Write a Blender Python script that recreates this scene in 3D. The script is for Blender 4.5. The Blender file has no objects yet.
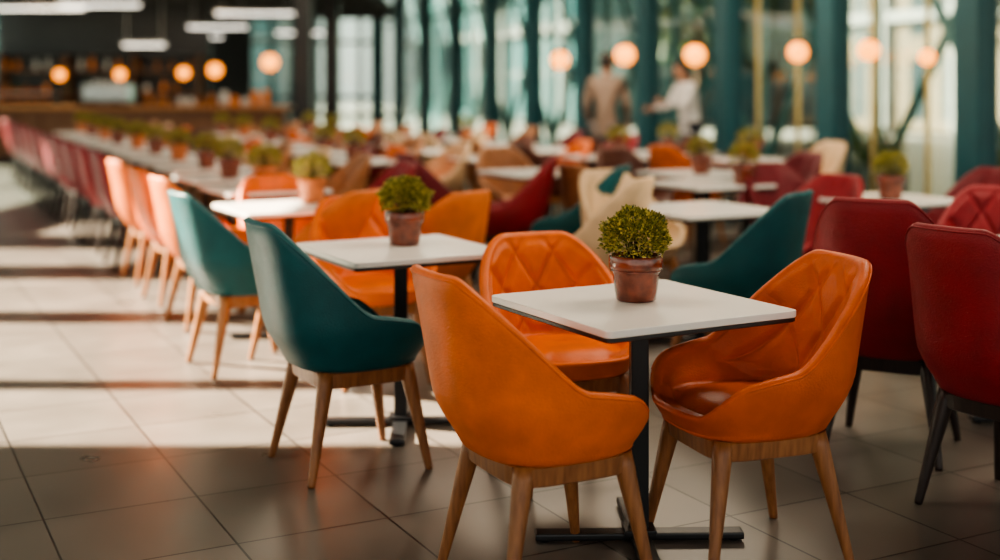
import bpy, bmesh, math, random
from mathutils import Vector, Matrix
random.seed(7)
sc = bpy.context.scene
col = sc.collection
rad = math.radians

# ------------------------------------------------------------------ materials
def new_mat(name):
    m = bpy.data.materials.new(name); m.use_nodes = True
    nt = m.node_tree
    return m, nt, nt.nodes.get('Principled BSDF')

def mat(name, c, rough=0.5, metal=0.0, var=0.0, vscale=6.0, bump=0.0, bscale=80.0, coat=0.0, emis=0.0, sheen=0.0, spec=0.5):
    m, nt, b = new_mat(name)
    b.inputs['Base Color'].default_value = (*c, 1)
    b.inputs['Roughness'].default_value = rough
    b.inputs['Metallic'].default_value = metal
    b.inputs['Coat Weight'].default_value = coat
    b.inputs['Specular IOR Level'].default_value = spec
    if sheen: b.inputs['Sheen Weight'].default_value = sheen
    if emis:
        b.inputs['Emission Color'].default_value = (*c, 1)
        b.inputs['Emission Strength'].default_value = emis
    tc = nt.nodes.new('ShaderNodeTexCoord')
    if var > 0:
        n = nt.nodes.new('ShaderNodeTexNoise'); n.inputs['Scale'].default_value = vscale
        n.inputs['Detail'].default_value = 4
        nt.links.new(tc.outputs['Object'], n.inputs['Vector'])
        r = nt.nodes.new('ShaderNodeValToRGB')
        r.color_ramp.elements[0].position = 0.3; r.color_ramp.elements[1].position = 0.7
        r.color_ramp.elements[0].color = (*[max(0, x*(1-var)) for x in c], 1)
        r.color_ramp.elements[1].color = (*[min(1, x*(1+var)) for x in c], 1)
        nt.links.new(n.outputs['Fac'], r.inputs['Fac'])
        nt.links.new(r.outputs['Color'], b.inputs['Base Color'])
    if bump > 0:
        n = nt.nodes.new('ShaderNodeTexNoise'); n.inputs['Scale'].default_value = bscale
        n.inputs['Detail'].default_value = 3
        nt.links.new(tc.outputs['Object'], n.inputs['Vector'])
        bp = nt.nodes.new('ShaderNodeBump'); bp.inputs['Strength'].default_value = bump
        bp.inputs['Distance'].default_value = 0.01
        nt.links.new(n.outputs['Fac'], bp.inputs['Height'])
        nt.links.new(bp.outputs['Normal'], b.inputs['Normal'])
    return m

def wood_mat(name, c1, c2, rough=0.45):
    m, nt, b = new_mat(name)
    tc = nt.nodes.new('ShaderNodeTexCoord')
    mp = nt.nodes.new('ShaderNodeMapping'); mp.inputs['Scale'].default_value = (40, 40, 4)
    n = nt.nodes.new('ShaderNodeTexNoise'); n.inputs['Scale'].default_value = 1.5; n.inputs['Detail'].default_value = 6
    r = nt.nodes.new('ShaderNodeValToRGB')
    r.color_ramp.elements[0].position = 0.3; r.color_ramp.elements[1].position = 0.7
    r.color_ramp.elements[0].color = (*c1, 1); r.color_ramp.elements[1].color = (*c2, 1)
    nt.links.new(tc.outputs['Object'], mp.inputs['Vector']); nt.links.new(mp.outputs['Vector'], n.inputs['Vector'])
    nt.links.new(n.outputs['Fac'], r.inputs['Fac']); nt.links.new(r.outputs['Color'], b.inputs['Base Color'])
    b.inputs['Roughness'].default_value = rough
    return m

def leather(name, c, rough, bump=0.22):
    return mat('leather_'+name, c, rough, var=0.15, vscale=9, bump=bump, bscale=160, spec=0.42)
LEATHER = {
 'orange': leather('orange', (0.76, 0.145, 0.012), 0.44),
 'cognac': leather('cognac', (0.62, 0.110, 0.015), 0.42),
 'light_orange': leather('light_orange', (0.70, 0.17, 0.026), 0.5),
 'teal': leather('teal', (0.003, 0.090, 0.102), 0.46),
 'red': leather('red', (0.25, 0.013, 0.020), 0.54),
 'burgundy': leather('burgundy', (0.17, 0.015, 0.022), 0.54),
 'cream': leather('cream', (0.72, 0.50, 0.30), 0.5),
 'tan': leather('tan', (0.42, 0.18, 0.08), 0.5),
 'brown': leather('brown', (0.12, 0.035, 0.02), 0.5),
}
M_OAK = wood_mat('oak_wood', (0.19, 0.070, 0.024), (0.36, 0.15, 0.055))
M_OAKL = wood_mat('pale_oak_wood', (0.30, 0.12, 0.038), (0.46, 0.20, 0.075))
M_DARKLEG = wood_mat('dark_stained_wood', (0.012, 0.007, 0.006), (0.03, 0.016, 0.012))
M_TOP = mat('white_laminate', (0.88, 0.85, 0.80), 0.26, var=0.03, vscale=3)
M_EDGE = mat('dark_table_edge', (0.02, 0.018, 0.017), 0.4)
M_IRON = mat('black_powdercoated_iron', (0.012, 0.013, 0.015), 0.38, metal=0.3, bump=0.05)
M_POT = mat('glazed_terracotta', (0.20, 0.045, 0.022), 0.22, var=0.5, vscale=22, bump=0.35, bscale=40, coat=0.6)
M_POT2 = mat('orange_terracotta', (0.50, 0.15, 0.05), 0.5, var=0.2, vscale=22, bump=0.25, bscale=40)
M_SOIL = mat('potting_soil', (0.03, 0.018, 0.01), 0.95, bump=1, bscale=60)
M_TEALCOL = mat('teal_painted_steel', (0.010, 0.080, 0.100), 0.45, var=0.08)
M_BRASS = mat('brass', (0.62, 0.40, 0.16), 0.3, metal=0.9)
M_BLACK = mat('black_panel', (0.015, 0.015, 0.017), 0.4, var=0.2)
M_CEIL = mat('ceiling_plaster', (0.22, 0.21, 0.20), 0.9, var=0.05)
M_DCEIL = mat('dark_ceiling', (0.05, 0.05, 0.052), 0.8)
M_WALNUT = wood_mat('walnut_panel', (0.10, 0.04, 0.02), (0.20, 0.09, 0.04))
M_WHITE = mat('white_paint', (0.75, 0.75, 0.73), 0.5)
M_FACW = mat('facade_trim_paint', (0.30, 0.30, 0.28), 0.5)
M_STONE = mat('paving_stone', (0.22, 0.20, 0.175), 0.8, var=0.2, vscale=0.7)

def leaf_mat(name, a, b_, c):
    m, nt, b = new_mat(name)
    g = nt.nodes.new('ShaderNodeNewGeometry')
    r = nt.nodes.new('ShaderNodeValToRGB')
    r.color_ramp.elements[0].color = (*a, 1); r.color_ramp.elements[1].color = (*c, 1)
    e = r.color_ramp.elements.new(0.5); e.color = (*b_, 1)
    nt.links.new(g.outputs['Random Per Island'], r.inputs['Fac'])
    nt.links.new(r.outputs['Color'], b.inputs['Base Color'])
    b.inputs['Roughness'].default_value = 0.5
    return m
M_LEAF = leaf_mat('boxwood_leaf', (0.075, 0.095, 0.012), (0.25, 0.24, 0.03), (0.70, 0.56, 0.12))
M_TREE = leaf_mat('tree_leaf', (0.03, 0.06, 0.012), (0.08, 0.12, 0.02), (0.18, 0.21, 0.04))

def glass_mat(name, tint=(0.86, 0.95, 0.95)):
    m, nt, b = new_mat(name)
    nt.nodes.remove(b)
    out = nt.nodes.get('Material Output')
    t = nt.nodes.new('ShaderNodeBsdfTransparent'); t.inputs['Color'].default_value = (*tint, 1)
    g = nt.nodes.new('ShaderNodeBsdfGlossy'); g.inputs['Roughness'].default_value = 0.02
    f = nt.nodes.new('ShaderNodeLayerWeight')
    p = nt.nodes.new('ShaderNodeMath'); p.operation = 'POWER'; p.inputs[1].default_value = 4
    a = nt.nodes.new('ShaderNodeMath'); a.operation = 'MULTIPLY_ADD'; a.inputs[1].default_value = 0.5; a.inputs[2].default_value = 0.03
    mx = nt.nodes.new('ShaderNodeMixShader')
    nt.links.new(f.outputs['Facing'], p.inputs[0]); nt.links.new(p.outputs[0], a.inputs[0])
    nt.links.new(a.outputs[0], mx.inputs['Fac'])
    nt.links.new(t.outputs[0], mx.inputs[1]); nt.links.new(g.outputs[0], mx.inputs[2])
    nt.links.new(mx.outputs[0], out.inputs['Surface'])
    return m
M_GLASS = glass_mat('window_glass', (0.80, 0.91, 0.91))

def emis_mat(name, c, s):
    m, nt, b = new_mat(name)
    b.inputs['Base Color'].default_value = (*c, 1)
    b.inputs['Emission Color'].default_value = (*c, 1)
    b.inputs['Emission Strength'].default_value = s
    return m
M_GLOBE = emis_mat('amber_globe_glass', (1.0, 0.30, 0.025), 4.2)
M_LINE = emis_mat('linear_lamp_diffuser', (1.0, 0.93, 0.82), 5.0)

def floor_mat():
    m, nt, b = new_mat('slate_floor_tiles')
    tc = nt.nodes.new('ShaderNodeTexCoord')
    mp = nt.nodes.new('ShaderNodeMapping')
    mp.inputs['Rotation'].default_value = (0, 0, -rad(27.5))
    mp.inputs['Location'].default_value = (-0.06, 0.22, 0)
    br = nt.nodes.new('ShaderNodeTexBrick')
    br.offset = 0.0; br.squash = 1.0
    br.inputs['Scale'].default_value = 1.0
    br.inputs['Brick Width'].default_value = 0.51
    br.inputs['Row Height'].default_value = 0.51
    br.inputs['Mortar Size'].default_value = 0.0042
    br.inputs['Mortar Smooth'].default_value = 0.1
    br.inputs['Bias'].default_value = 0.0
    br.inputs['Color1'].default_value = (0.112, 0.098, 0.085, 1)
    br.inputs['Color2'].default_value = (0.150, 0.131, 0.114, 1)
    br.inputs['Mortar'].default_value = (0.014, 0.012, 0.011, 1)
    n = nt.nodes.new('ShaderNodeTexNoise'); n.inputs['Scale'].default_value = 3; n.inputs['Detail'].default_value = 8
    mix = nt.nodes.new('ShaderNodeMixRGB'); mix.blend_type = 'OVERLAY'; mix.inputs['Fac'].default_value = 0.35
    nt.links.new(tc.outputs['Object'], mp.inputs['Vector'])
    nt.links.new(mp.outputs['Vector'], br.inputs['Vector'])
    nt.links.new(tc.outputs['Object'], n.inputs['Vector'])
    nt.links.new(br.outputs['Color'], mix.inputs['Color1']); nt.links.new(n.outputs['Fac'], mix.inputs['Color2'])
    nt.links.new(mix.outputs['Color'], b.inputs['Base Color'])
    mr = nt.nodes.new('ShaderNodeMapRange'); mr.inputs['To Min'].default_value = 0.22; mr.inputs['To Max'].default_value = 0.40
    nt.links.new(n.outputs['Fac'], mr.inputs['Value']); nt.links.new(mr.outputs['Result'], b.inputs['Roughness'])
    bp = nt.nodes.new('ShaderNodeBump'); bp.inputs['Strength'].default_value = 0.4; bp.inputs['Distance'].default_value = 0.004
    bp.invert = True
    nt.links.new(br.outputs['Fac'], bp.inputs['Height']); nt.links.new(bp.outputs['Normal'], b.inputs['Normal'])
    return m

def facade_mat(name, c1, c2, frame, w, h, ms):
    m, nt, b = new_mat(name)
    tc = nt.nodes.new('ShaderNodeTexCoord')
    sep = nt.nodes.new('ShaderNodeSeparateXYZ'); cmb = nt.nodes.new('ShaderNodeCombineXYZ')
    sm = nt.nodes.new('ShaderNodeMath'); sm.operation = 'ADD'
    nt.links.new(tc.outputs['Object'], sep.inputs[0])
    nt.links.new(sep.outputs['X'], sm.inputs[0]); nt.links.new(sep.outputs['Y'], sm.inputs[1])
    nt.links.new(sm.outputs[0], cmb.inputs['X']); nt.links.new(sep.outputs['Z'], cmb.inputs['Y'])
    br = nt.nodes.new('ShaderNodeTexBrick'); br.offset = 0.0
    br.inputs['Scale'].default_value = 1; br.inputs['Brick Width'].default_value = w; br.inputs['Row Height'].default_value = h
    br.inputs['Mortar Size'].default_value = ms
    br.inputs['Color1'].default_value = (*c1, 1); br.inputs['Color2'].default_value = (*c2, 1); br.inputs['Mortar'].default_value = (*frame, 1)
    nt.links.new(cmb.outputs[0], br.inputs['Vector']); nt.links.new(br.outputs['Color'], b.inputs['Base Color'])
    b.inputs['Roughness'].default_value = 0.25
    return m

# ------------------------------------------------------------------ mesh helpers
class MB:
    """accumulates geometry with material indices"""
    def __init__(s): s.v = []; s.f = []; s.m = []; s.sm = []
    def add(s, vs, fs, mi=0, smooth=False):
        o = len(s.v); s.v += [tuple(v) for v in vs]
        for f in fs: s.f.append([i+o for i in f]); s.m.append(mi); s.sm.append(smooth)
    def box(s, c, d, mi=0, rz=0.0, bev=0.0):
        x, y, z = d[0]/2, d[1]/2, d[2]/2
        R = Matrix.Rotation(rz, 3, 'Z')
        if bev <= 0:
            vs = [(a*x, b_*y, e*z) for e in (-1, 1) for b_ in (-1, 1) for a in (-1, 1)]
            fs = [(0,2,3,1),(4,5,7,6),(0,1,5,4),(2,6,7,3),(0,4,6,2),(1,3,7,5)]
            s.add([R @ Vector(v) + Vector(c) for v in vs], fs, mi)
        else:
            bm = bmesh.new(); bmesh.ops.create_cube(bm, size=1)
            for v in bm.verts: v.co = Vector((v.co.x*d[0], v.co.y*d[1], v.co.z*d[2]))
            bmesh.ops.bevel(bm, geom=bm.edges[:], offset=bev, segments=2, affect='EDGES', profile=0.6)
            bm.verts.index_update()
            s.add([R @ v.co + Vector(c) for v in bm.verts], [[v.index for v in f.verts] for f in bm.faces], mi, False)
            bm.free()
    def tube(s, path, radii, mi=0, n=12, caps=True, sx=1.0):
        rings = []; P = [Vector(p) for p in path]
        for i, p in enumerate(P):
            t = (P[min(i+1, len(P)-1)] - P[max(i-1, 0)]).normalized()
            up = Vector((0, 0, 1)) if abs(t.z) < 0.9 else Vector((1, 0, 0))
            a = t.cross(up).normalized(); b_ = t.cross(a).normalized()
            r = radii[i] if hasattr(radii, '__len__') else radii
            rings.append([p + a*math.cos(2*math.pi*k/n)*r*sx + b_*math.sin(2*math.pi*k/n)*r for k in range(n)])
        vs = [v for r in rings for v in r]; fs = []
        for i in range(len(P)-1):
            for k in range(n):
                fs.append((i*n+k, i*n+(k+1) % n, (i+1)*n+(k+1) % n, (i+1)*n+k))
        s.add(vs, fs, mi, True)
        if caps:
            s.add(rings[0], [list(range(n))[::-1]], mi); s.add(rings[-1], [list(range(n))], mi)
    def lathe(s, prof, c=(0, 0, 0), mi=0, n=32):
        vs = []; fs = []
        for r, z in prof:
            for k in range(n):
                a = 2*math.pi*k/n; vs.append((c[0]+r*math.cos(a), c[1]+r*math.sin(a), c[2]+z))
        for i in range(len(prof)-1):
            for k in range(n):
                fs.append((i*n+k, i*n+(k+1) % n, (i+1)*n+(k+1) % n, (i+1)*n+k))
        s.add(vs, fs, mi, True)
    def ell(s, c, r, mi=0, seg=20, rings=12):
        vs = []; fs = []
        for i in range(rings+1):
            t = math.pi*i/rings
            for k in range(seg):
                a = 2*math.pi*k/seg
                vs.append((c[0]+r[0]*math.sin(t)*math.cos(a), c[1]+r[1]*math.sin(t)*math.sin(a), c[2]-r[2]*math.cos(t)))
        for i in range(rings):
            for k in range(seg):
                fs.append((i*seg+k, i*seg+(k+1) % seg, (i+1)*seg+(k+1) % seg, (i+1)*seg+k))
        s.add(vs, fs, mi, True)
    def mesh(s, name, mats, clean=False):
        me = bpy.data.meshes.new(name); me.from_pydata(s.v, [], s.f)
        for m in mats: me.materials.append(m)
        me.polygons.foreach_set('material_index', s.m); me.polygons.foreach_set('use_smooth', s.sm)
        me.update()
        if clean:
            bm = bmesh.new(); bm.from_mesh(me)
            bmesh.ops.remove_doubles(bm, verts=bm.verts, dist=1e-5)
            bmesh.ops.recalc_face_normals(bm, faces=bm.faces); bm.to_mesh(me); bm.free()
        return me

def obj(name, me, loc=(0, 0, 0), rz=0.0, parent=None, sc_=None):
    o = bpy.data.objects.new(name, me); o.location = loc; o.rotation_euler = (0, 0, rz)
    if sc_: o.scale = sc_
    if parent: o.parent = parent
    col.objects.link(o); return o

def ss(x, a, b):
    t = max(0.0, min(1.0, (x-a)/(b-a))); return t*t*(3-2*t)

# ------------------------------------------------------------------ chair
ZB = 0.385; SEAT = 0.462
def chair_mesh(color, legmat, top=0.90, hi=True):
    NP = 288 if hi else 72
    NI = 52 if hi else 8
    NO = 14 if hi else 7
    def e(p, n=2.6): return (abs(math.cos(p))**n + abs(math.sin(p))**n)**(-1/n)
    def rr(z): return 0.212 + 0.078*math.sin(math.pi/2*max(0, min(1, (z-ZB)/0.19))) + 0.010*max(0, min(1, (z-0.5)/0.4))
    AR = 0.585 if top < 0.95 else 0.62
    def H(a):
        h = AR + (top-AR)*(1-ss(a, 26, 88))
        h += 0.030*(ss(a, 30, 70)-ss(a, 70, 120)) - 0.015*ss(a, 100, 130)
        h = h*(1-ss(a, 114, 148)) + 0.468*ss(a, 114, 148)
        return h
    mb = MB(); cols = []; rim = []
    for ip in range(NP):
        phi = 2*math.pi*ip/NP
        a = abs(180 - math.degrees(phi)); E = e(phi); h = H(a)
        back = 1 - ss(a, 35, 100)
        pts = [(0.0, ZB), (0.45*rr(ZB)*E, ZB), (0.86*rr(ZB)*E, ZB+0.001), (0.97*rr(ZB)*E, ZB+0.006)]
        z0 = ZB+0.018
        for k in range(NO+1):
            z = z0 + (h-0.014-z0)*k/NO
            pts.append((rr(z)*E + (0.004 if k == 0 else 0), z))
        T = 0.036
        pts.append((rr(h)*E-0.006, h-0.004)); pts.append((rr(h)*E-T/2, h)); pts.append((rr(h)*E-T+0.006, h-0.004))
        zi = min(SEAT+0.02, h-0.012)
        for k in range(NI+1):
            t = k/NI
            z = (h-0.014) + (zi-(h-0.014))*t
            bulge = 0.0
            if back > 0.02 and h > 0.6:
                y = rr(z)*E*math.sin(phi)
                p_ = y/0.19; q_ = (z-0.53)/0.25
                d1 = p_+q_; d2 = p_-q_
                g = min(abs(d1-math.floor(d1)-0.5), abs(d2-math.floor(d2)-0.5))*0.15
                bulge = (0.018*min(1, g/0.026)**0.55 - 0.006) * ss(back, 0.0, 0.5) * ss(t, 0.02, 0.12) * (1-ss(t, .9, 1))
            pts.append((rr(z)*E - T - 0.028*ss(t, 0, 1) - bulge, z))
        rs = rr(zi)*E - T - 0.028
        pts += [(rs*0.965, zi-0.012), (rs*0.93, zi-0.008), (rs*0.86, SEAT+0.010), (rs*0.65, SEAT+0.024), (rs*0.35, SEAT+0.029), (0.0, SEAT+0.030)]
        out = []
        for j, (r, z) in enumerate(pts):
            x = r*math.cos(phi)*1.05; y = r*math.sin(phi)*1.0
            w = max(0, (z-0.44)/0.46)
            x -= 0.075*back*w**1.1
            y *= 1 - 0.08*back*w
            out.append((x, y, z))
            if j == 3+NO+1 and a < 128: rim.append((x, y, z))
        cols.append(out)
    n = len(cols[0]); vs = [v for c in cols for v in c]; fs = []
    for ip in range(NP):
        q = (ip+1) % NP
        for j in range(n-1):
            if j == 0: fs.append((ip*n, q*n+1, ip*n+1))
            elif j == n-2: fs.append((ip*n+j, q*n+j, ip*n+n-1))
            else: fs.append((ip*n+j, q*n+j, q*n+j+1, ip*n+j+1))
    mb.add(vs, fs, 0, True)
    if hi: mb.tube([Vector(p) for p in rim], 0.0035, 0, n=6)
    m = 48 if hi else 24
    ring = []
    for k in range(m):
        p = 2*math.pi*k/m; E = e(p, 5.0)
        ring.append((0.166*E*math.cos(p), 0.166*E*math.sin(p)))
    vs = []; fs = []
    for (x, y) in ring:
        vs += [(x*.96, y*.96, 0.334), (x*1.13, y*1.13, 0.334), (x*1.16, y*1.16, 0.338), (x*1.19, y*1.19, 0.389), (x*1.16, y*1.16, 0.394), (x*.96, y*.96, 0.394)]
    for k in range(m):
        a_ = 6*k; b_ = 6*((k+1) % m)
        for i in range(6): fs.append((a_+i, a_+(i+1) % 6, b_+(i+1) % 6, b_+i))
    mb.add(vs, fs, 1, False)
    for sx in (-1, 1):
        for sy in (-1, 1):
            p0 = Vector((0.158*sx, 0.158*sy, 0.390)); p1 = Vector((0.228*sx - (0.012 if sx < 0 else 0), 0.218*sy, 0.0))
            path = [p0.lerp(p1, t) for t in (0, .1, .25, .5, .75, .97, 1)]
            mb.tube(path, [0.030, 0.030, 0.0275, 0.0225, 0.018, 0.0145, 0.013], 1, n=14 if hi else 8)
    return mb.mesh('dining_chair_'+color, [LEATHER[color], legmat], clean=True)
_cache = {}
def chair(x, y, ang, color, leg='oak', top=0.90, hi=False):
    key = (color, leg, top, hi)
    if key not in _cache:
        _cache[key] = chair_mesh(color, {'oak': M_OAK, 'pale': M_OAKL, 'dark': M_DARKLEG}[leg], top, hi)
    return obj('dining_chair', _cache[key], (x, y, 0), rad(ang))

# ------------------------------------------------------------------ table
def table_mesh(size=0.68, base_rot=0.0):
    mb = MB()
    def slab(sz, z0, z1, r, mi, bevel):
        pts = []
        for cx, cy, a0 in ((1, 1, 0), (-1, 1, 90), (-1, -1, 180), (1, -1, 270)):
            for k in range(7):
                a = rad(a0+15*k); pts.append((cx*(sz/2-r)+r*math.cos(a), cy*(sz/2-r)+r*math.sin(a)))
        n = len(pts); k_ = 1-bevel*2/sz
        rings = [[(x*k_, y*k_, z0) for x, y in pts], [(x, y, z0+bevel) for x, y in pts], [(x, y, z1-bevel) for x, y in pts], [(x*k_, y*k_, z1) for x, y in pts]]
        fs = []
        for i in range(3):
            for k in range(n): fs.append((i*n+k, i*n+(k+1) % n, (i+1)*n+(k+1) % n, (i+1)*n+k))
        fs.append(list(range(n))[::-1]); fs.append([3*n+k for k in range(n)])
        mb.add([v for r_ in rings for v in r_], fs, mi)
    slab(size, 0.730, 0.752, 0.022, 0, 0.002)
    slab(size-0.006, 0.716, 0.7305, 0.02, 1, 0.003)
    mb.box((0, 0, 0.708), (0.30, 0.30, 0.014), 2, rz=base_rot)
    mb.box((0, 0, 0.37), (0.056, 0.056, 0.68), 2, rz=base_rot, bev=0.004)
    mb.box((0, 0, 0.034), (0.10, 0.10, 0.02), 2, rz=base_rot, bev=0.004)
    for k in range(2):
        mb.box((0, 0, 0.0185 - 0.001*k), (0.66, 0.062, 0.022), 2, rz=base_rot+k*math.pi/2, bev=0.006)
    for k in range(4):
        a = base_rot + k*math.pi/2
        mb.lathe([(0.0, 0), (0.018, 0), (0.018, 0.009), (0, 0.009)], (0.30*math.cos(a), 0.30*math.sin(a), 0), 2, 12)
    return mb.mesh('cafe_table', [M_TOP, M_EDGE, M_IRON], clean=False)
T_MESH = table_mesh(0.70, rad(-27))
def table(x, y, ang=28.7):
    return obj('cafe_table', T_MESH, (x, y, 0), rad(ang))

# ------------------------------------------------------------------ potted boxwood
def plant_mesh(pot, nleaf, seed, fw=0.105, ph=0.145):
    rnd = random.Random(seed); mb = MB()
    mb.lathe([(0, 0), (0.060, 0), (0.064, 0.004), (0.068, 0.03), (0.075, 0.085), (0.078, 0.100), (0.085, 0.104), (0.087, 0.112), (0.087, 0.140), (0.084, ph), (0.079, ph), (0.077, 0.128), (0, 0.128)], mi=0, n=40)
    mb.lathe([(0.0795, 0.094), (0.083, 0.097), (0.0795, 0.100)], mi=0, n=40)
    mb.lathe([(0.078, 0.131), (0.05, 0.137), (0, 0.139)], mi=1, n=24)
    for i in range(26):
        a = rnd.uniform(0, 6.28); r = rnd.uniform(0, 0.085)
        mb.tube([(r*.3*math.cos(a), r*.3*math.sin(a), 0.13), (r*math.cos(a), r*math.sin(a), 0.13+rnd.uniform(0.07, 0.13))], [0.002, 0.001], 1, n=5)
    c = Vector((0, 0, 0.200))
    for i in range(nleaf):
        d = Vector((rnd.gauss(0, 1), rnd.gauss(0, 1), rnd.gauss(0, 1))).normalized()
        if d.z < -0.55: d.z = abs(d.z)*0.3; d.normalize()
        lump = 1 + 0.09*math.sin(5*d.x+seed)*math.cos(6*d.y) + 0.06*math.sin(9*d.z+3*d.x)
        rho = (0.62 + 0.38*rnd.random()**0.6)*lump + (0.10*rnd.random() if rnd.random() < 0.12 else 0)
        p = c + Vector((d.x*fw, d.y*fw, d.z*0.088))*rho
        L = rnd.uniform(0.009, 0.015); W = L*0.34
        dd = (d + Vector((rnd.uniform(-.8, .8), rnd.uniform(-.8, .8), rnd.uniform(-.2, .9)))).normalized()
        s1 = dd.cross(Vector((rnd.uniform(-1, 1), rnd.uniform(-1, 1), rnd.uniform(-1, 1)))).normalized()
        nn = dd.cross(s1)
        vs = [p, p+dd*L*.45+s1*W+nn*W*.35, p+dd*L, p+dd*L*.45-s1*W+nn*W*.35]
        mb.add(vs, [(0, 1, 2), (0, 2, 3)], 2)
    return mb.mesh('potted_boxwood', [pot, M_SOIL, M_LEAF])
PL = [plant_mesh(M_POT, 5500, 3), plant_mesh(M_POT, 1800, 5), plant_mesh(M_POT2, 1800, 8)]
def plant(x, y, k=1, rz=0.0, s=1.0):
    return obj('potted_boxwood', PL[k], (x, y, 0.7525), rz, sc_=(s, s, s))

# ================================================================== layout: foreground
table(0.44, 3.96)
plant(0.435, 4.00, 0, 0.4)
chair(0.135, 3.65, 27, 'orange', 'oak', 0.925, True)
chair(0.235, 4.64, -72, 'orange', 'oak', 0.855, True)
chair(0.755, 3.88, 199, 'cognac', 'oak', 0.90, True)
# second table
table(-0.42, 5.30)
plant(-0.41, 5.38, 0, 1.7)
chair(-0.57, 4.77, 29, 'teal', 'oak', 0.945, True)
chair(-0.62, 6.14, -66, 'orange', 'oak', 0.87, True)
chair(-0.42, 6.85, 140, 'light_orange', 'pale', 0.88)
# third
table(-1.20, 7.12)
plant(-1.10, 7.32, 2, 0.7)
chair(-1.30, 6.42, 30, 'teal', 'pale', 0.91, True)
chair(-1.00, 6.62, 150, 'light_orange', 'pale', 0.90)
chair(-1.32, 7.80, -60, 'orange', 'pale', 0.86)
# fourth and on along the aisle
table(-1.57, 8.35); plant(-1.58, 8.40, 2, 2.0)
chair(-1.73, 7.60, 30, 'light_orange', 'pale', 0.90)
chair(-2.10, 8.40, 30, 'orange', 'pale', 0.90)
chair(-0.95, 8.30, 205, 'red', 'dark', 0.92)
table(-2.02, 9.35); plant(-2.00, 9.25, 1, 2.0)
chair(-2.50, 9.25, 30, 'light_orange', 'pale', 0.90)
chair(-1.38, 9.65, 205, 'tan', 'pale', 0.90)
LT = [(-2.45, 10.4), (-2.95, 11.45), (-3.45, 12.5), (-3.95, 13.6), (-4.5, 14.7), (-5.0, 15.8), (-5.55, 17.0), (-6.05, 18.1)]
rc = ['cream', 'tan', 'orange', 'cream', 'brown', 'orange', 'cream', 'tan']
for i, (x, y) in enumerate(LT):
    table(x, y); plant(x+0.02, y-0.05, 1 + (i % 2), i*1.3)
    chair(x+0.62, y+0.25, 208, rc[i], 'pale', 0.90)
for i in range(11):
    chair(-2.89-0.42*i, 10.05+0.88*i, 28, 'red' if i % 4 else 'burgundy', 'dark', 0.93)

# right side
chair(1.56, 4.98, 62, 'red', 'dark', 1.02, True)
chair(1.76, 4.26, 35, 'red', 'dark', 0.985, True)
table(2.34, 5.35)
chair(2.40, 6.15, 240, 'red', 'dark', 0.92, True)
chair(1.12, 6.10, 145, 'teal', 'oak', 0.94, True)
table(1.12, 7.0)
chair(0.46, 6.95, 152, 'cream', 'pale', 0.94)
chair(0.83, 7.70, -60, 'cream', 'pale', 0.90)
chair(1.78, 7.38, 215, 'red', 'dark', 0.90)
table(2.36, 7.62); plant(2.35, 7.52, 1, 0.3)
chair(2.95, 8.0, 210, 'burgundy', 'dark', 0.90)
chair(2.0, 8.40, -65, 'burgundy', 'dark', 0.9)
table(1.45, 8.80); plant(1.68, 8.62, 1, 1.3)
chair(0.47, 8.25, 160, 'teal', 'pale', 0.92)
chair(0.80, 9.1, 30, 'tan', 'pale', 0.88)
table(1.55, 9.85); plant(1.56, 9.70, 1, 2.3)
chair(2.2, 10.0, 205, 'burgundy', 'dark', 0.9)
chair(1.15, 10.5, -60, 'brown', 'pale', 0.9)
chair(0.02, 8.88, 175, 'red', 'dark', 0.94)
table(0.28, 9.95)
chair(-0.42, 9.75, 25, 'burgundy', 'dark', 0.92)
chair(0.12, 10.7, -65, 'tan', 'pale', 0.90)
cols_ = ['cream', 'brown', 'burgundy', 'orange', 'tan', 'brown', 'red', 'tan']
rr_ = random.Random(4)
def row(x0, y0, n, dx=-0.52, dy=1.25):
    for i in range(n):
        x = x0+dx*i; y = y0+dy*i
        table(x, y)
        if rr_.random() < 0.6: plant(x+rr_.uniform(-.1, .1), y+rr_.uniform(-.1, .1), rr_.choice([1, 2]), rr_.uniform(0, 6))
        chair(x-0.58, y-0.22, 30+rr_.uniform(-8, 8), rr_.choice(cols_), 'pale', 0.9)
        chair(x+0.60, y+0.24, 208+rr_.uniform(-8, 8), rr_.choice(cols_), 'pale', 0.9)
row(-1.25, 11.4, 6)
row(-0.10, 11.9, 6)
row(1.05, 12.1, 5)
row(2.3, 11.6, 2)

# ================================================================== room shell
def wallx(y): return 4.56 - 0.363*(y-12.0)
mb = MB(); mb.add([(-11, -5, 0), (13, -5, 0), (13, 34.2, 0), (-11, 34.2, 0), (-11, -5, -.1), (13, -5, -.1), (13, 34.2, -.1), (-11, 34.2, -.1)],
  [(0, 1, 2, 3), (7, 6, 5, 4), (0, 4, 5, 1), (1, 5, 6, 2), (2, 6, 7, 3), (3, 7, 4, 0)])
obj('floor', mb.mesh('floor', [floor_mat()]))

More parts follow.
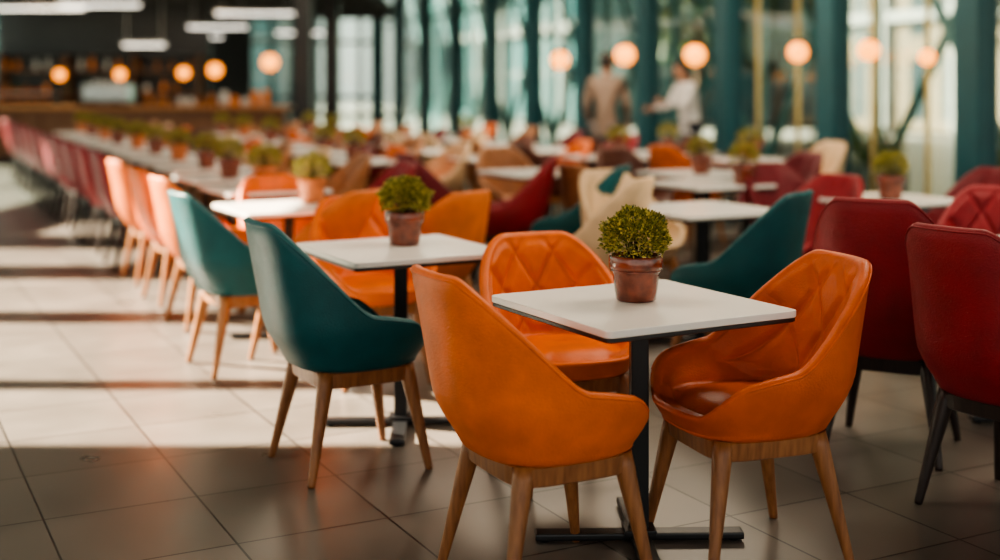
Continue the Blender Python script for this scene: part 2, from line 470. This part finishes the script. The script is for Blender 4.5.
# ceiling with unseen openings added to shape the floor sun patches; sun comes from the far left
SD = Vector((.80, -.28, -.56))
CH = 4.5
DX, DY = -SD.x/-SD.z*CH, -SD.y/-SD.z*CH
holes = []
def hole(x0, x1, y0, y1): holes.append((x0+DX, x1+DX, y0+DY, y1+DY))
hole(-4.5, -0.1, 5.0, 5.95)
hole(-4.5, -0.1, 6.10, 7.60)
hole(-4.5, -1.4, 7.95, 9.3)
hole(-4.6, -3.0, 10.0, 11.0)
hole(-4.6, -3.7, 12.0, 13.2)
xs = sorted(set([-11.1, 12.5] + [h[0] for h in holes] + [h[1] for h in holes]))
ys = sorted(set([-5, 34.2] + [h[2] for h in holes] + [h[3] for h in holes]))
mb = MB()
for i in range(len(xs)-1):
    for j in range(len(ys)-1):
        cx = (xs[i]+xs[i+1])/2; cy = (ys[j]+ys[j+1])/2
        if any(h[0] < cx < h[1] and h[2] < cy < h[3] for h in holes): continue
        mb.box((cx, cy, CH+0.05), (xs[i+1]-xs[i], ys[j+1]-ys[j], 0.1))
obj('ceiling', mb.mesh('ceiling', [M_CEIL]))

# window wall
WA = math.atan2(1, -0.363)
mb = MB(); gm = MB()
ns = list(range(-5, 11))
def colpos(n):
    y = 2.18*(n+5.5); return wallx(y), y
for n in ns:
    x, y = colpos(n)
    mb.box((x, y, CH/2), (0.24, 0.34, CH), 0, rz=WA-math.pi/2, bev=0.01)
    mb.box((x, y, 0.06), (0.30, 0.40, 0.12), 0, rz=WA-math.pi/2, bev=0.01)
obj('window_columns', mb.mesh('window_columns', [M_TEALCOL]))
seg = 2.18*math.hypot(1, 0.363)
mb = MB(); br = MB()
for n in ns[:-1]:
    x0, y0 = colpos(n); x1, y1 = colpos(n+1)
    cx, cy = (x0+x1)/2, (y0+y1)/2
    mb.box((cx, cy, 0.11), (seg-0.34, 0.16, 0.22), 0, rz=WA)
    mb.box((cx, cy, CH-0.15), (seg-0.34, 0.16, 0.3), 0, rz=WA)
    mb.box((cx, cy, 3.0), (seg-0.34, 0.06, 0.07), 0, rz=WA)
    gm.box((cx, cy, 2.3), (seg-0.3, 0.012, 4.1), 0, rz=WA)
    if n <= 1:
        for t in (0.30, 0.68):
            br.box((x0+(x1-x0)*t, y0+(y1-y0)*t, 2.25), (0.028, 0.05, 4.0), 0, rz=WA)
obj('trim_window_frame', mb.mesh('trim_window_frame', [M_TEALCOL]))
obj('window_1', gm.mesh('window_1', [M_GLASS]))
obj('trim_brass_mullions', br.mesh('trim_brass_mullions', [M_BRASS]))

YB = 34.0
mb = MB()
mb.box((-8.9, YB, CH/2), (4.2, 0.2, CH), 0)
obj('wall_back', mb.mesh('wall_back', [M_BLACK]))
mb = MB(); gm = MB()
for i in range(7):
    mb.box((-6.8+0.6*i, YB, CH/2), (0.12, 0.16, CH), 0)
for z in (0.1, 1.1, 2.6, 3.6, 4.4): mb.box((-5.0, YB, z), (3.7, 0.1, 0.1), 0)
gm.box((-5.0, YB, CH/2), (3.7, 0.02, CH))
obj('trim_back_window_frame', mb.mesh('trim_bw', [M_BLACK])); obj('window_2', gm.mesh('window_2', [M_GLASS]))
mb = MB()
mb.box((-11, 14.6, 0.5), (0.2, 39.2, 1.0), 0); mb.box((-11, 14.6, 4.1), (0.2, 39.2, 0.8), 0)
for i in range(14): mb.box((-11, -4.9+3*i, 2.3), (0.22, 0.3, 3.0), 0)
obj('wall_left', mb.mesh('wall_left', [M_BLACK]))
gm = MB(); gm.box((-11, 14.6, 2.3), (0.02, 39, 2.9)); obj('window_3', gm.mesh('window_3', [M_GLASS]))

# ================================================================== bar at the back
bar = obj('bar_counter', None)
mb = MB()
mb.box((-7.0, 23.0, 0.5), (6.2, 0.7, 1.0), 0)
for i in range(16): mb.box((-9.9+0.39*i, 22.63, 0.5), (0.05, 0.04, 0.94), 0)
mb.box((-7.0, 22.95, 1.03), (6.4, 0.9, 0.06), 1, bev=0.01)
mb.box((-7.0, 22.62, 0.06), (6.2, 0.05, 0.12), 2)
obj('counter_body', mb.mesh('counter_body', [M_WALNUT, M_OAKL, M_BLACK]), parent=bar)
shelf = obj('back_bar_shelf', None)
mb = MB()
mb.box((-8.6, 27.2, 1.7), (4.6, 0.12, 3.4), 0)
mb.box((-8.6, 26.9, 0.45), (4.4, 0.6, 0.9), 0)
for z in (1.25, 1.75): mb.box((-8.6, 26.95, z), (4.3, 0.4, 0.04), 1)
for i in range(4): mb.box((-10.75+1.43*i, 26.95, 1.5), (0.04, 0.4, 1.2), 1)
mb.box((-8.6, 26.95, 2.12), (4.4, 0.42, 0.06), 0)
obj('shelf_carcass', mb.mesh('shelf_carcass', [M_BLACK, M_WALNUT]), parent=shelf)
M_B = [mat('bottle_amber', (0.35, 0.12, 0.02), 0.15), mat('bottle_green', (0.03, 0.12, 0.04), 0.15), mat('bottle_clear', (0.6, 0.6, 0.58), 0.1), mat('box_orange', (0.8, 0.25, 0.04), 0.5)]
mb = MB(); rb = random.Random(2)
for z in (1.27, 1.77):
    x = -10.6
    while x < -6.6:
        h = rb.uniform(0.2, 0.3); r = rb.uniform(0.03, 0.05)
        mb.lathe([(0, 0), (r, 0), (r, h*.6), (r*.35, h*.75), (r*.35, h), (0, h)], (x, 26.88, z), rb.choice([0, 0, 1, 2, 3]), 10)
        x += rb.uniform(0.15, 0.45)
obj('bottles', mb.mesh('bottles', M_B), parent=shelf)
mb = MB()
mb.box((-8.9, 23.0, 1.10), (1.5, 0.5, 0.06), 0, bev=0.01); mb.box((-8.9, 23.0, 1.48), (1.5, 0.5, 0.03), 0)
for sx in (-.73, .73):
    for sy in (-.23, .23): mb.box((-8.9+sx, 23.0+sy, 1.29), (0.03, 0.03, 0.36), 0)
mb.box((-8.9, 23.0, 1.28), (1.42, 0.44, 0.015), 1)
for i in range(9): mb.ell((-9.5+0.15*i, 22.95, 1.16), (0.06, 0.09, 0.04), 2, 10, 6); mb.ell((-9.5+0.15*i, 22.95, 1.325), (0.06, 0.09, 0.04), 2, 10, 6)
obj('pastry_display_case', mb.mesh('pastry_display_case', [M_IRON, M_WHITE, LEATHER['light_orange']]))
mb = MB()
mb.box((-7.2, 23.0, 1.30), (0.8, 0.5, 0.30), 0, bev=0.03); mb.box((-7.2, 22.95, 1.09), (0.86, 0.56, 0.06), 1, bev=0.01)
mb.box((-7.2, 23.15, 1.2), (0.7, 0.2, 0.25), 0)
for sx in (-.2, .2):
    mb.lathe([(0, 0), (0.035, 0), (0.035, 0.06), (0, 0.06)], (-7.2+sx, 22.8, 1.11), 1, 14); mb.tube([(-7.2+sx, 22.78, 1.15), (-7.2+sx, 22.6, 1.13)], 0.015, 1, n=8)
for k in range(5): mb.lathe([(0, 0), (0.03, 0), (0.04, 0.06), (0.036, 0.06), (0, 0.01)], (-7.45+0.12*k, 23, 1.452), 2, 12)
obj('espresso_machine', mb.mesh('espresso_machine', [mat('brushed_steel', (0.6, 0.6, 0.6), 0.3, metal=1), M_BLACK, M_WHITE]))
mb = MB()
for i in range(12):
    r = rb.uniform(0.05, 0.09); h = rb.uniform(0.14, 0.3)
    mb.lathe([(0, 0), (r, 0), (r*1.1, h*.5), (r*.8, h*.85), (r*.85, h), (0, h)], (-6.5+0.2*i, 23+rb.uniform(-.15, .15), 1.061), rb.choice([0, 2, 3, 3]), 14)
obj('counter_jars', mb.mesh('counter_jars', M_B))

mb = MB(); mb.box((-6.9, 28.6, 3.45), (8.2, 10.6, 0.2), 0)
for i in range(6): mb.box((-6.9, 24.2+1.8*i, 3.27), (8.2, 0.18, 0.16), 0)
obj('ceiling_soffit', mb.mesh('ceiling_soffit', [M_DCEIL]))
for (x, y, z, L) in [(-9.6, 25, 3.0, 2.6), (-9.5, 30, 2.9, 2.4), (-6.8, 28, 2.55, 1.2), (-6.1, 27, 2.72, 1.3), (-7.4, 26, 2.3, 0.9), (-4.9, 25, 2.9, 1.6), (-7.7, 24, 3.0, 1.6), (-4.6, 29.5, 2.7, 1.4)]:
    mb = MB(); mb.box((0, 0, 0), (L, 0.14, 0.05), 0); mb.box((0, 0, -0.035), (L-0.06, 0.11, 0.02), 1)
    for sx in (-.4, .4): mb.tube([(L*sx, 0, 0.02), (L*sx, 0, 3.35-z)], 0.006, 0, n=6)
    obj('linear_pendant_lamp', mb.mesh('linear_pendant_lamp', [M_WHITE, M_LINE]), (x, y, z))
def globe(x, y, z, r, top):
    mb = MB(); mb.ell((0, 0, 0), (r, r, r), 1, 24, 14)
    mb.lathe([(0, r*1.3), (r*.3, r*1.25), (r*.35, r*.9), (0, r*.9)], mi=0, n=16)
    mb.tube([(0, 0, r*1.2), (0, 0, top-z)], 0.005, 0, n=6)
    obj('globe_pendant_lamp', mb.mesh('globe_pendant_lamp', [M_IRON, M_GLOBE]), (x, y, z))
for x, y, z, r, t in [(-8.17, 23.2, 1.63, .10, 4.5), (-7.05, 23.2, 1.64, .10, 4.5), (-5.97, 23.6, 1.67, .11, 3.35), (-5.38, 23.6, 1.72, .13, 3.35), (-4.05, 22, 1.84, .14, 4.5),
                   (.77, 16, 1.76, .115, CH), (1.5, 15, 1.80, .12, CH), (2.215, 14.2, 1.78, .12, CH), (2.956, 12.4, 1.767, .10, CH), (3.483, 11.8, 1.77, .10, CH), (3.826, 11.2, 1.69, .075, CH)]:
    globe(x, y, z, r, t)

for x, y in ((-3.55, 22.6), (-3.5, 26)):
    mb = MB(); mb.box((0, 0, CH/2), (0.3, 0.3, CH), 0, bev=0.01); mb.box((0, 0, 0.08), (0.36, 0.36, 0.16), 0, bev=0.01)
    obj('support_pillar', mb.mesh('support_pillar', [M_BLACK]), (x, y, 0))

# ================================================================== outside
mb = MB(); mb.box((10, 30, -0.15), (160, 140, 0.08), 0)
obj('paving_ground', mb.mesh('paving_ground', [M_STONE]))
F1 = facade_mat('glass_facade', (0.04, 0.11, 0.12), (0.14, 0.24, 0.245), (0.26, 0.28, 0.27), 1.6, 1.9, 0.09)
F2 = facade_mat('stone_facade', (0.02, 0.035, 0.04), (0.11, 0.12, 0.115), (0.20, 0.155, 0.105), 1.5, 2.6, 0.35)
wd = Vector((-0.341, 0.940, 0)); wn = Vector((0.940, 0.341, 0))
def building(along, off, L, D, Hh, m, name):
    base = Vector((4.56, 12, 0)) + wd*along + wn*(off+D/2)
    mb = MB(); mb.box((0, 0, Hh/2), (L, D, Hh), 0); mb.box((0, 0, Hh+0.2), (L+.4, D+.4, .4), 1)
    for k in range(int(L//3.2)): mb.box((-L/2+1.6+3.2*k, -D/2-0.15, Hh/2), (0.2, 0.3, Hh), 1); mb.box((-L/2+1.6+3.2*k, D/2+0.15, Hh/2), (0.2, 0.3, Hh), 1)
    for z in (3.6, 7.2): mb.box((0, 0, z), (L+.3, D+.5, .3), 1)
    obj(name, mb.mesh(name, [m, M_FACW]), base, WA)
building(-4, 20, 18, 8, 10, F2, 'stone_building')
building(18, 17, 24, 8, 11, F2, 'stone_building')
building(44, 10, 24, 10, 12, F1, 'glass_building')
mb = MB(); mb.box((-22, 66, 5), (24, 8, 10), 0); mb.box((-22, 66, 10.2), (24.6, 8.6, .4), 1)
for k in range(8): mb.box((-33+3.2*k, 61.9, 5), (.25, .3, 10), 1)
obj('glass_hall', mb.mesh('glass_hall', [F1, M_FACW]))
M_PTS = mat('pale_teal_steel', (0.15, 0.32, 0.32), 0.4)
mb = MB()
for i in range(9):
    a = Vector((4.56, 12, 0)) + wd*(2+i*3) + wn*2.6; b_ = a + wd*3
    mb.tube([a, b_+Vector((0, 0, 4.3))], 0.07, 0, n=8); mb.tube([b_, a+Vector((0, 0, 4.3))], 0.07, 0, n=8)
    mb.tube([a, a+Vector((0, 0, 4.4))], 0.08, 0, n=8)
obj('steel_truss', mb.mesh('steel_truss', [M_PTS]))
def tree(along, off, s):
    rnd = random.Random(int(along*10)); base = Vector((4.56, 12, 0)) + wd*along + wn*off
    mb = MB(); mb.tube([(0, 0, -0.1), (0.05, 0, 1.2), (0, 0.05, 2.4)], [0.10, 0.08, 0.05], 0, n=10)
    for k in range(5):
        a = k*1.26; mb.tube([(0, 0, 1.6), (0.7*math.cos(a), 0.7*math.sin(a), 2.7)], [0.045, 0.015], 0, n=6)
    for i in range(1100):
        d = Vector((rnd.gauss(0, 1), rnd.gauss(0, 1), rnd.gauss(0, 1))).normalized()
        l = 1 + .2*math.sin(4*d.x+2)*math.cos(5*d.z)
        p = Vector((0, 0, 2.5)) + Vector((d.x*1.3, d.y*1.3, d.z*1.1))*l*rnd.uniform(.5, 1)
        dd = Vector((rnd.uniform(-1, 1), rnd.uniform(-1, 1), rnd.uniform(-1, 1))).normalized(); s1 = dd.orthogonal().normalized()
        mb.add([p, p+dd*.07+s1*.045, p+dd*.15, p+dd*.07-s1*.045], [(0, 1, 2, 3)], 1)
    obj('tree', mb.mesh('tree', [M_WALNUT, M_TREE]), base, 0, sc_=(s, s, s))
for al, of, s in [(-2, 10, .95), (2.5, 12, 1.1), (8.5, 9, 1.2), (13, 6, 1.1), (20, 8, 1.3)]: tree(al, of, s)
for al in (-3, 0.5, 3.6):
    base = Vector((4.56, 12, 0)) + wd*al + wn*1.2
    mb = MB(); mb.box((0, 0, 0.15), (1.6, 0.45, 0.6), 0, bev=0.02); rnd = random.Random(al)
    for i in range(1500):
        p = Vector((rnd.uniform(-.8, .8), rnd.uniform(-.25, .25), 0.45+rnd.random()*rnd.uniform(.2, .5)))
        dd = Vector((rnd.uniform(-1, 1), rnd.uniform(-1, 1), rnd.uniform(-.2, 1))).normalized(); s1 = dd.orthogonal().normalized()
        mb.add([p, p+dd*.03+s1*.015, p+dd*.07, p+dd*.03-s1*.015], [(0, 1, 2, 3)], 1)
    obj('hedge_planter', mb.mesh('hedge_planter', [M_STONE, M_TREE]), base, WA)

# ================================================================== people
M_SKIN = mat('skin', (0.50, 0.27, 0.18), 0.5)
M_HAIR = mat('dark_hair', (0.02, 0.013, 0.01), 0.5, bump=.3)
M_EYE = mat('eye_dark', (0.02, 0.02, 0.02), 0.2)
M_LIP = mat('lips', (0.45, 0.14, 0.12), 0.5)
def skin_obj(name, verts, edges, radii, m, parent, sub=2, root=0):
    me = bpy.data.meshes.new(name); me.from_pydata(verts, edges, []); me.materials.append(m)
    o = obj(name, me, parent=parent)
    md = o.modifiers.new('skin', 'SKIN'); md.use_smooth_shade = True
    sv = me.skin_vertices[0].data
    for i, r in enumerate(radii):
        sv[i].radius = r if hasattr(r, '__len__') else (r, r); sv[i].use_root = (i == root)
    s_ = o.modifiers.new('sub', 'SUBSURF'); s_.levels = sub; s_.render_levels = sub
    return o
def person(x, y, rz, h, top, trouser, armL, armR, lean=0.0, tilt=0.0, long_hair=False):
    E = bpy.data.objects.new('standing_person', None); col.objects.link(E)
    E.location = (x, y, 0); E.rotation_euler = (0, 0, rz); k = h/1.74; E.scale = (k, k, k)
    L = lean
    pel = Vector((0, 0, 0.95)); ch = Vector((0.25*L, 0, 1.12)); cs = Vector((0.6*L, 0, 1.30)); nk = Vector((1.0*L, 0, 1.47))
    shL = Vector((.9*L, .17, 1.42)); shR = Vector((.9*L, -.17, 1.42))
    V = [pel, ch, cs, nk, shL, shL+Vector(armL[0]), shL+Vector(armL[1]), shR, shR+Vector(armR[0]), shR+Vector(armR[1]), pel+Vector((0, 0, -.1))]
    Ed = [(0, 1), (1, 2), (2, 3), (2, 4), (4, 5), (5, 6), (2, 7), (7, 8), (8, 9), (0, 10)]
    R = [(.115, .16), (.105, .14), (.12, .165), (.06, .065), (.068, .068), .05, .036, (.068, .068), .05, .036, (.12, .165)]
    skin_obj('shirt', V, Ed, R, top, E)
    V = [Vector((0, 0, .93)), Vector((0, .09, .86)), Vector((.03, .10, .50)), Vector((-.02, .10, .10)), Vector((0, -.09, .86)), Vector((-.02, -.11, .50)), Vector((-.10, -.12, .10))]
    skin_obj('trousers', V, [(0, 1), (1, 2), (2, 3), (0, 4), (4, 5), (5, 6)], [(.12, .15), .095, .066, .05, .095, .066, .05], trouser, E)
    for i, (fx, fy) in enumerate(((-.02, .10), (-.10, -.12))):
        skin_obj('shoe_%d' % (i+1), [Vector((fx-.05, fy, .045)), Vector((fx+.06, fy, .04)), Vector((fx+.17, fy, .032))], [(0, 1), (1, 2)], [.043, .045, .03], M_BLACK, E)
    hc = nk + Vector((.03+tilt*.05, 0, .16))
    skin_obj('neck', [nk+Vector((-.01, 0, -.02)), nk+Vector((.01, 0, .08))], [(0, 1)], [.055, .05], M_SKIN, E)
    mb = MB()
    mb.ell((0, 0, 0), (.092, .074, .115), 0, 28, 18)
    mb.ell((.035, 0, -.055), (.055, .052, .06), 0, 18, 10)
    mb.tube([(.085, 0, .02), (.105, 0, -.015), (.092, 0, -.025)], [.008, .015, .010], 0, n=8)
    for s_ in (-1, 1):
        mb.ell((.078, .03*s_, .008), (.012, .014, .008), 1, 10, 6)
        mb.ell((-.003, .075*s_, -.005), (.02, .009, .03), 0, 12, 8)
    mb.ell((.084, 0, -.055), (.009, .024, .008), 2, 12, 6)
    mb.ell((-.018, 0, .025), (.094, .083, .110), 3, 28, 16)
    if long_hair: mb.ell((-.075, 0, -.08), (.045, .075, .13), 3, 18, 12)
    hd = obj('head', mb.mesh('head', [M_SKIN, M_EYE, M_LIP, M_HAIR]), hc, parent=E); hd.rotation_euler = (0, tilt, 0)
    for nm, sh, arm in (('hand_left', shL, armL), ('hand_right', shR, armR)):
        w = sh+Vector(arm[1]); d = (Vector(arm[1])-Vector(arm[0])).normalized()
        sd = d.cross(Vector((0, 1, 0))).normalized() if abs(d.y) < .8 else Vector((1, 0, 0)); pn = d.cross(sd).normalized()
        V = [w-d*.02, w+d*.04, w+d*.085]; Ed = [(0, 1), (1, 2)]; R = [(.027, .022), (.036, .018), (.036, .015)]
        skin_obj(nm, V, Ed, R, M_SKIN, E)
        for fi, (o_, ln) in enumerate(((-.027, .065), (-.009, .078), (.009, .073), (.027, .058))):
            b0 = w+d*.075+sd*o_
            skin_obj(nm+'_finger_%d' % (fi+1), [b0, b0+d*(.012+ln*.45), b0+d*(.01+ln*.75)+pn*.012, b0+d*(ln*.95)+pn*.028], [(0, 1), (1, 2), (2, 3)], [.009, .0085, .008, .007], M_SKIN, E, 1)
        b0 = w+d*.03-sd*.025
        skin_obj(nm+'_thumb', [b0, b0-sd*.025+d*.025, b0-sd*.03+d*.055+pn*.01], [(0, 1), (1, 2)], [.011, .010, .008], M_SKIN, E, 1)
    return E
M_COAT = mat('beige_coat', (0.24, 0.17, 0.13), 0.8, bump=.2); M_SHIRT = mat('white_shirt', (0.75, 0.73, 0.72), 0.7, bump=.2)
M_TR1 = mat('grey_trousers', (0.10, 0.09, 0.09), 0.8); M_TR2 = mat('navy_trousers', (0.03, 0.035, 0.05), 0.8)
person(1.25, 14.8, rad(70), 1.82, M_COAT, M_TR1, ((-.03, .06, -.28), (.10, .05, -.50)), ((.02, -.07, -.28), (.16, -.04, -.48)), 0.03)
person(2.47, 16.2, rad(200), 1.74, M_SHIRT, M_TR2, ((.12, .06, -.25), (.36, .02, -.20)), ((.10, -.06, -.26), (.34, -.03, -.28)), 0.10, 0.25, True)

# ================================================================== lighting
w = bpy.data.worlds.new('World'); sc.world = w; w.use_nodes = True
nt = w.node_tree; bg = nt.nodes['Background']
sky = nt.nodes.new('ShaderNodeTexSky'); sky.sky_type = 'NISHITA'; sky.sun_disc = False
sky.sun_elevation = rad(33); sky.sun_rotation = rad(-70); sky.dust_density = 2.0
mixn = nt.nodes.new('ShaderNodeMixRGB'); mixn.inputs['Fac'].default_value = 0.75; mixn.inputs['Color2'].default_value = (4.6, 4.15, 3.5, 1)
nt.links.new(sky.outputs[0], mixn.inputs['Color1']); nt.links.new(mixn.outputs[0], bg.inputs['Color'])
bg.inputs['Strength'].default_value = 0.40
sd = bpy.data.lights.new('sun', 'SUN'); sd.energy = 60; sd.angle = rad(0.7); sd.color = (1, .84, .62)
so = bpy.data.objects.new('sun', sd); col.objects.link(so)
so.rotation_euler = SD.to_track_quat('-Z', 'Y').to_euler(); so.location = (-20, 10, 20)
def area(name, loc, size, energy, c, tgt=None):
    l = bpy.data.lights.new(name, 'AREA'); l.shape = 'RECTANGLE'; l.size, l.size_y = size; l.energy = energy; l.color = c
    o = bpy.data.objects.new(name, l); o.location = loc; col.objects.link(o)
    if tgt: o.rotation_euler = (Vector(tgt)-Vector(loc)).to_track_quat('-Z', 'Y').to_euler()
area('fill_light', (2.8, 6.0, 4.4), (2.4, 1.6), 190, (1, .84, .64))  # area lights added as fill to brighten the room, no fixture behind them
area('fill_light', (-1.5, 4.6, 4.4), (2.0, 1.2), 60, (1, .85, .66))
area('fill_light', (1.0, 13.0, 4.4), (4, 2), 300, (1, .83, .62))
area('fill_light', (-2.5, 19.0, 4.4), (4, 2), 300, (1, .83, .62))
area('fill_light', (-7.5, 24.5, 3.1), (4, .6), 50, (1, .75, .5))

sc.view_settings.look = 'AgX - Medium High Contrast'
# ================================================================== camera
cd = bpy.data.cameras.new('camera'); cam = bpy.data.objects.new('camera', cd); col.objects.link(cam)
cam.location = (0, 0, 1.44); cam.rotation_euler = (rad(90), 0, 0)
cd.sensor_width = 36; cd.lens = 45; cd.shift_y = -0.195
cd.dof.use_dof = True; cd.dof.focus_distance = 3.9; cd.dof.aperture_fstop = 0.95
sc.camera = cam
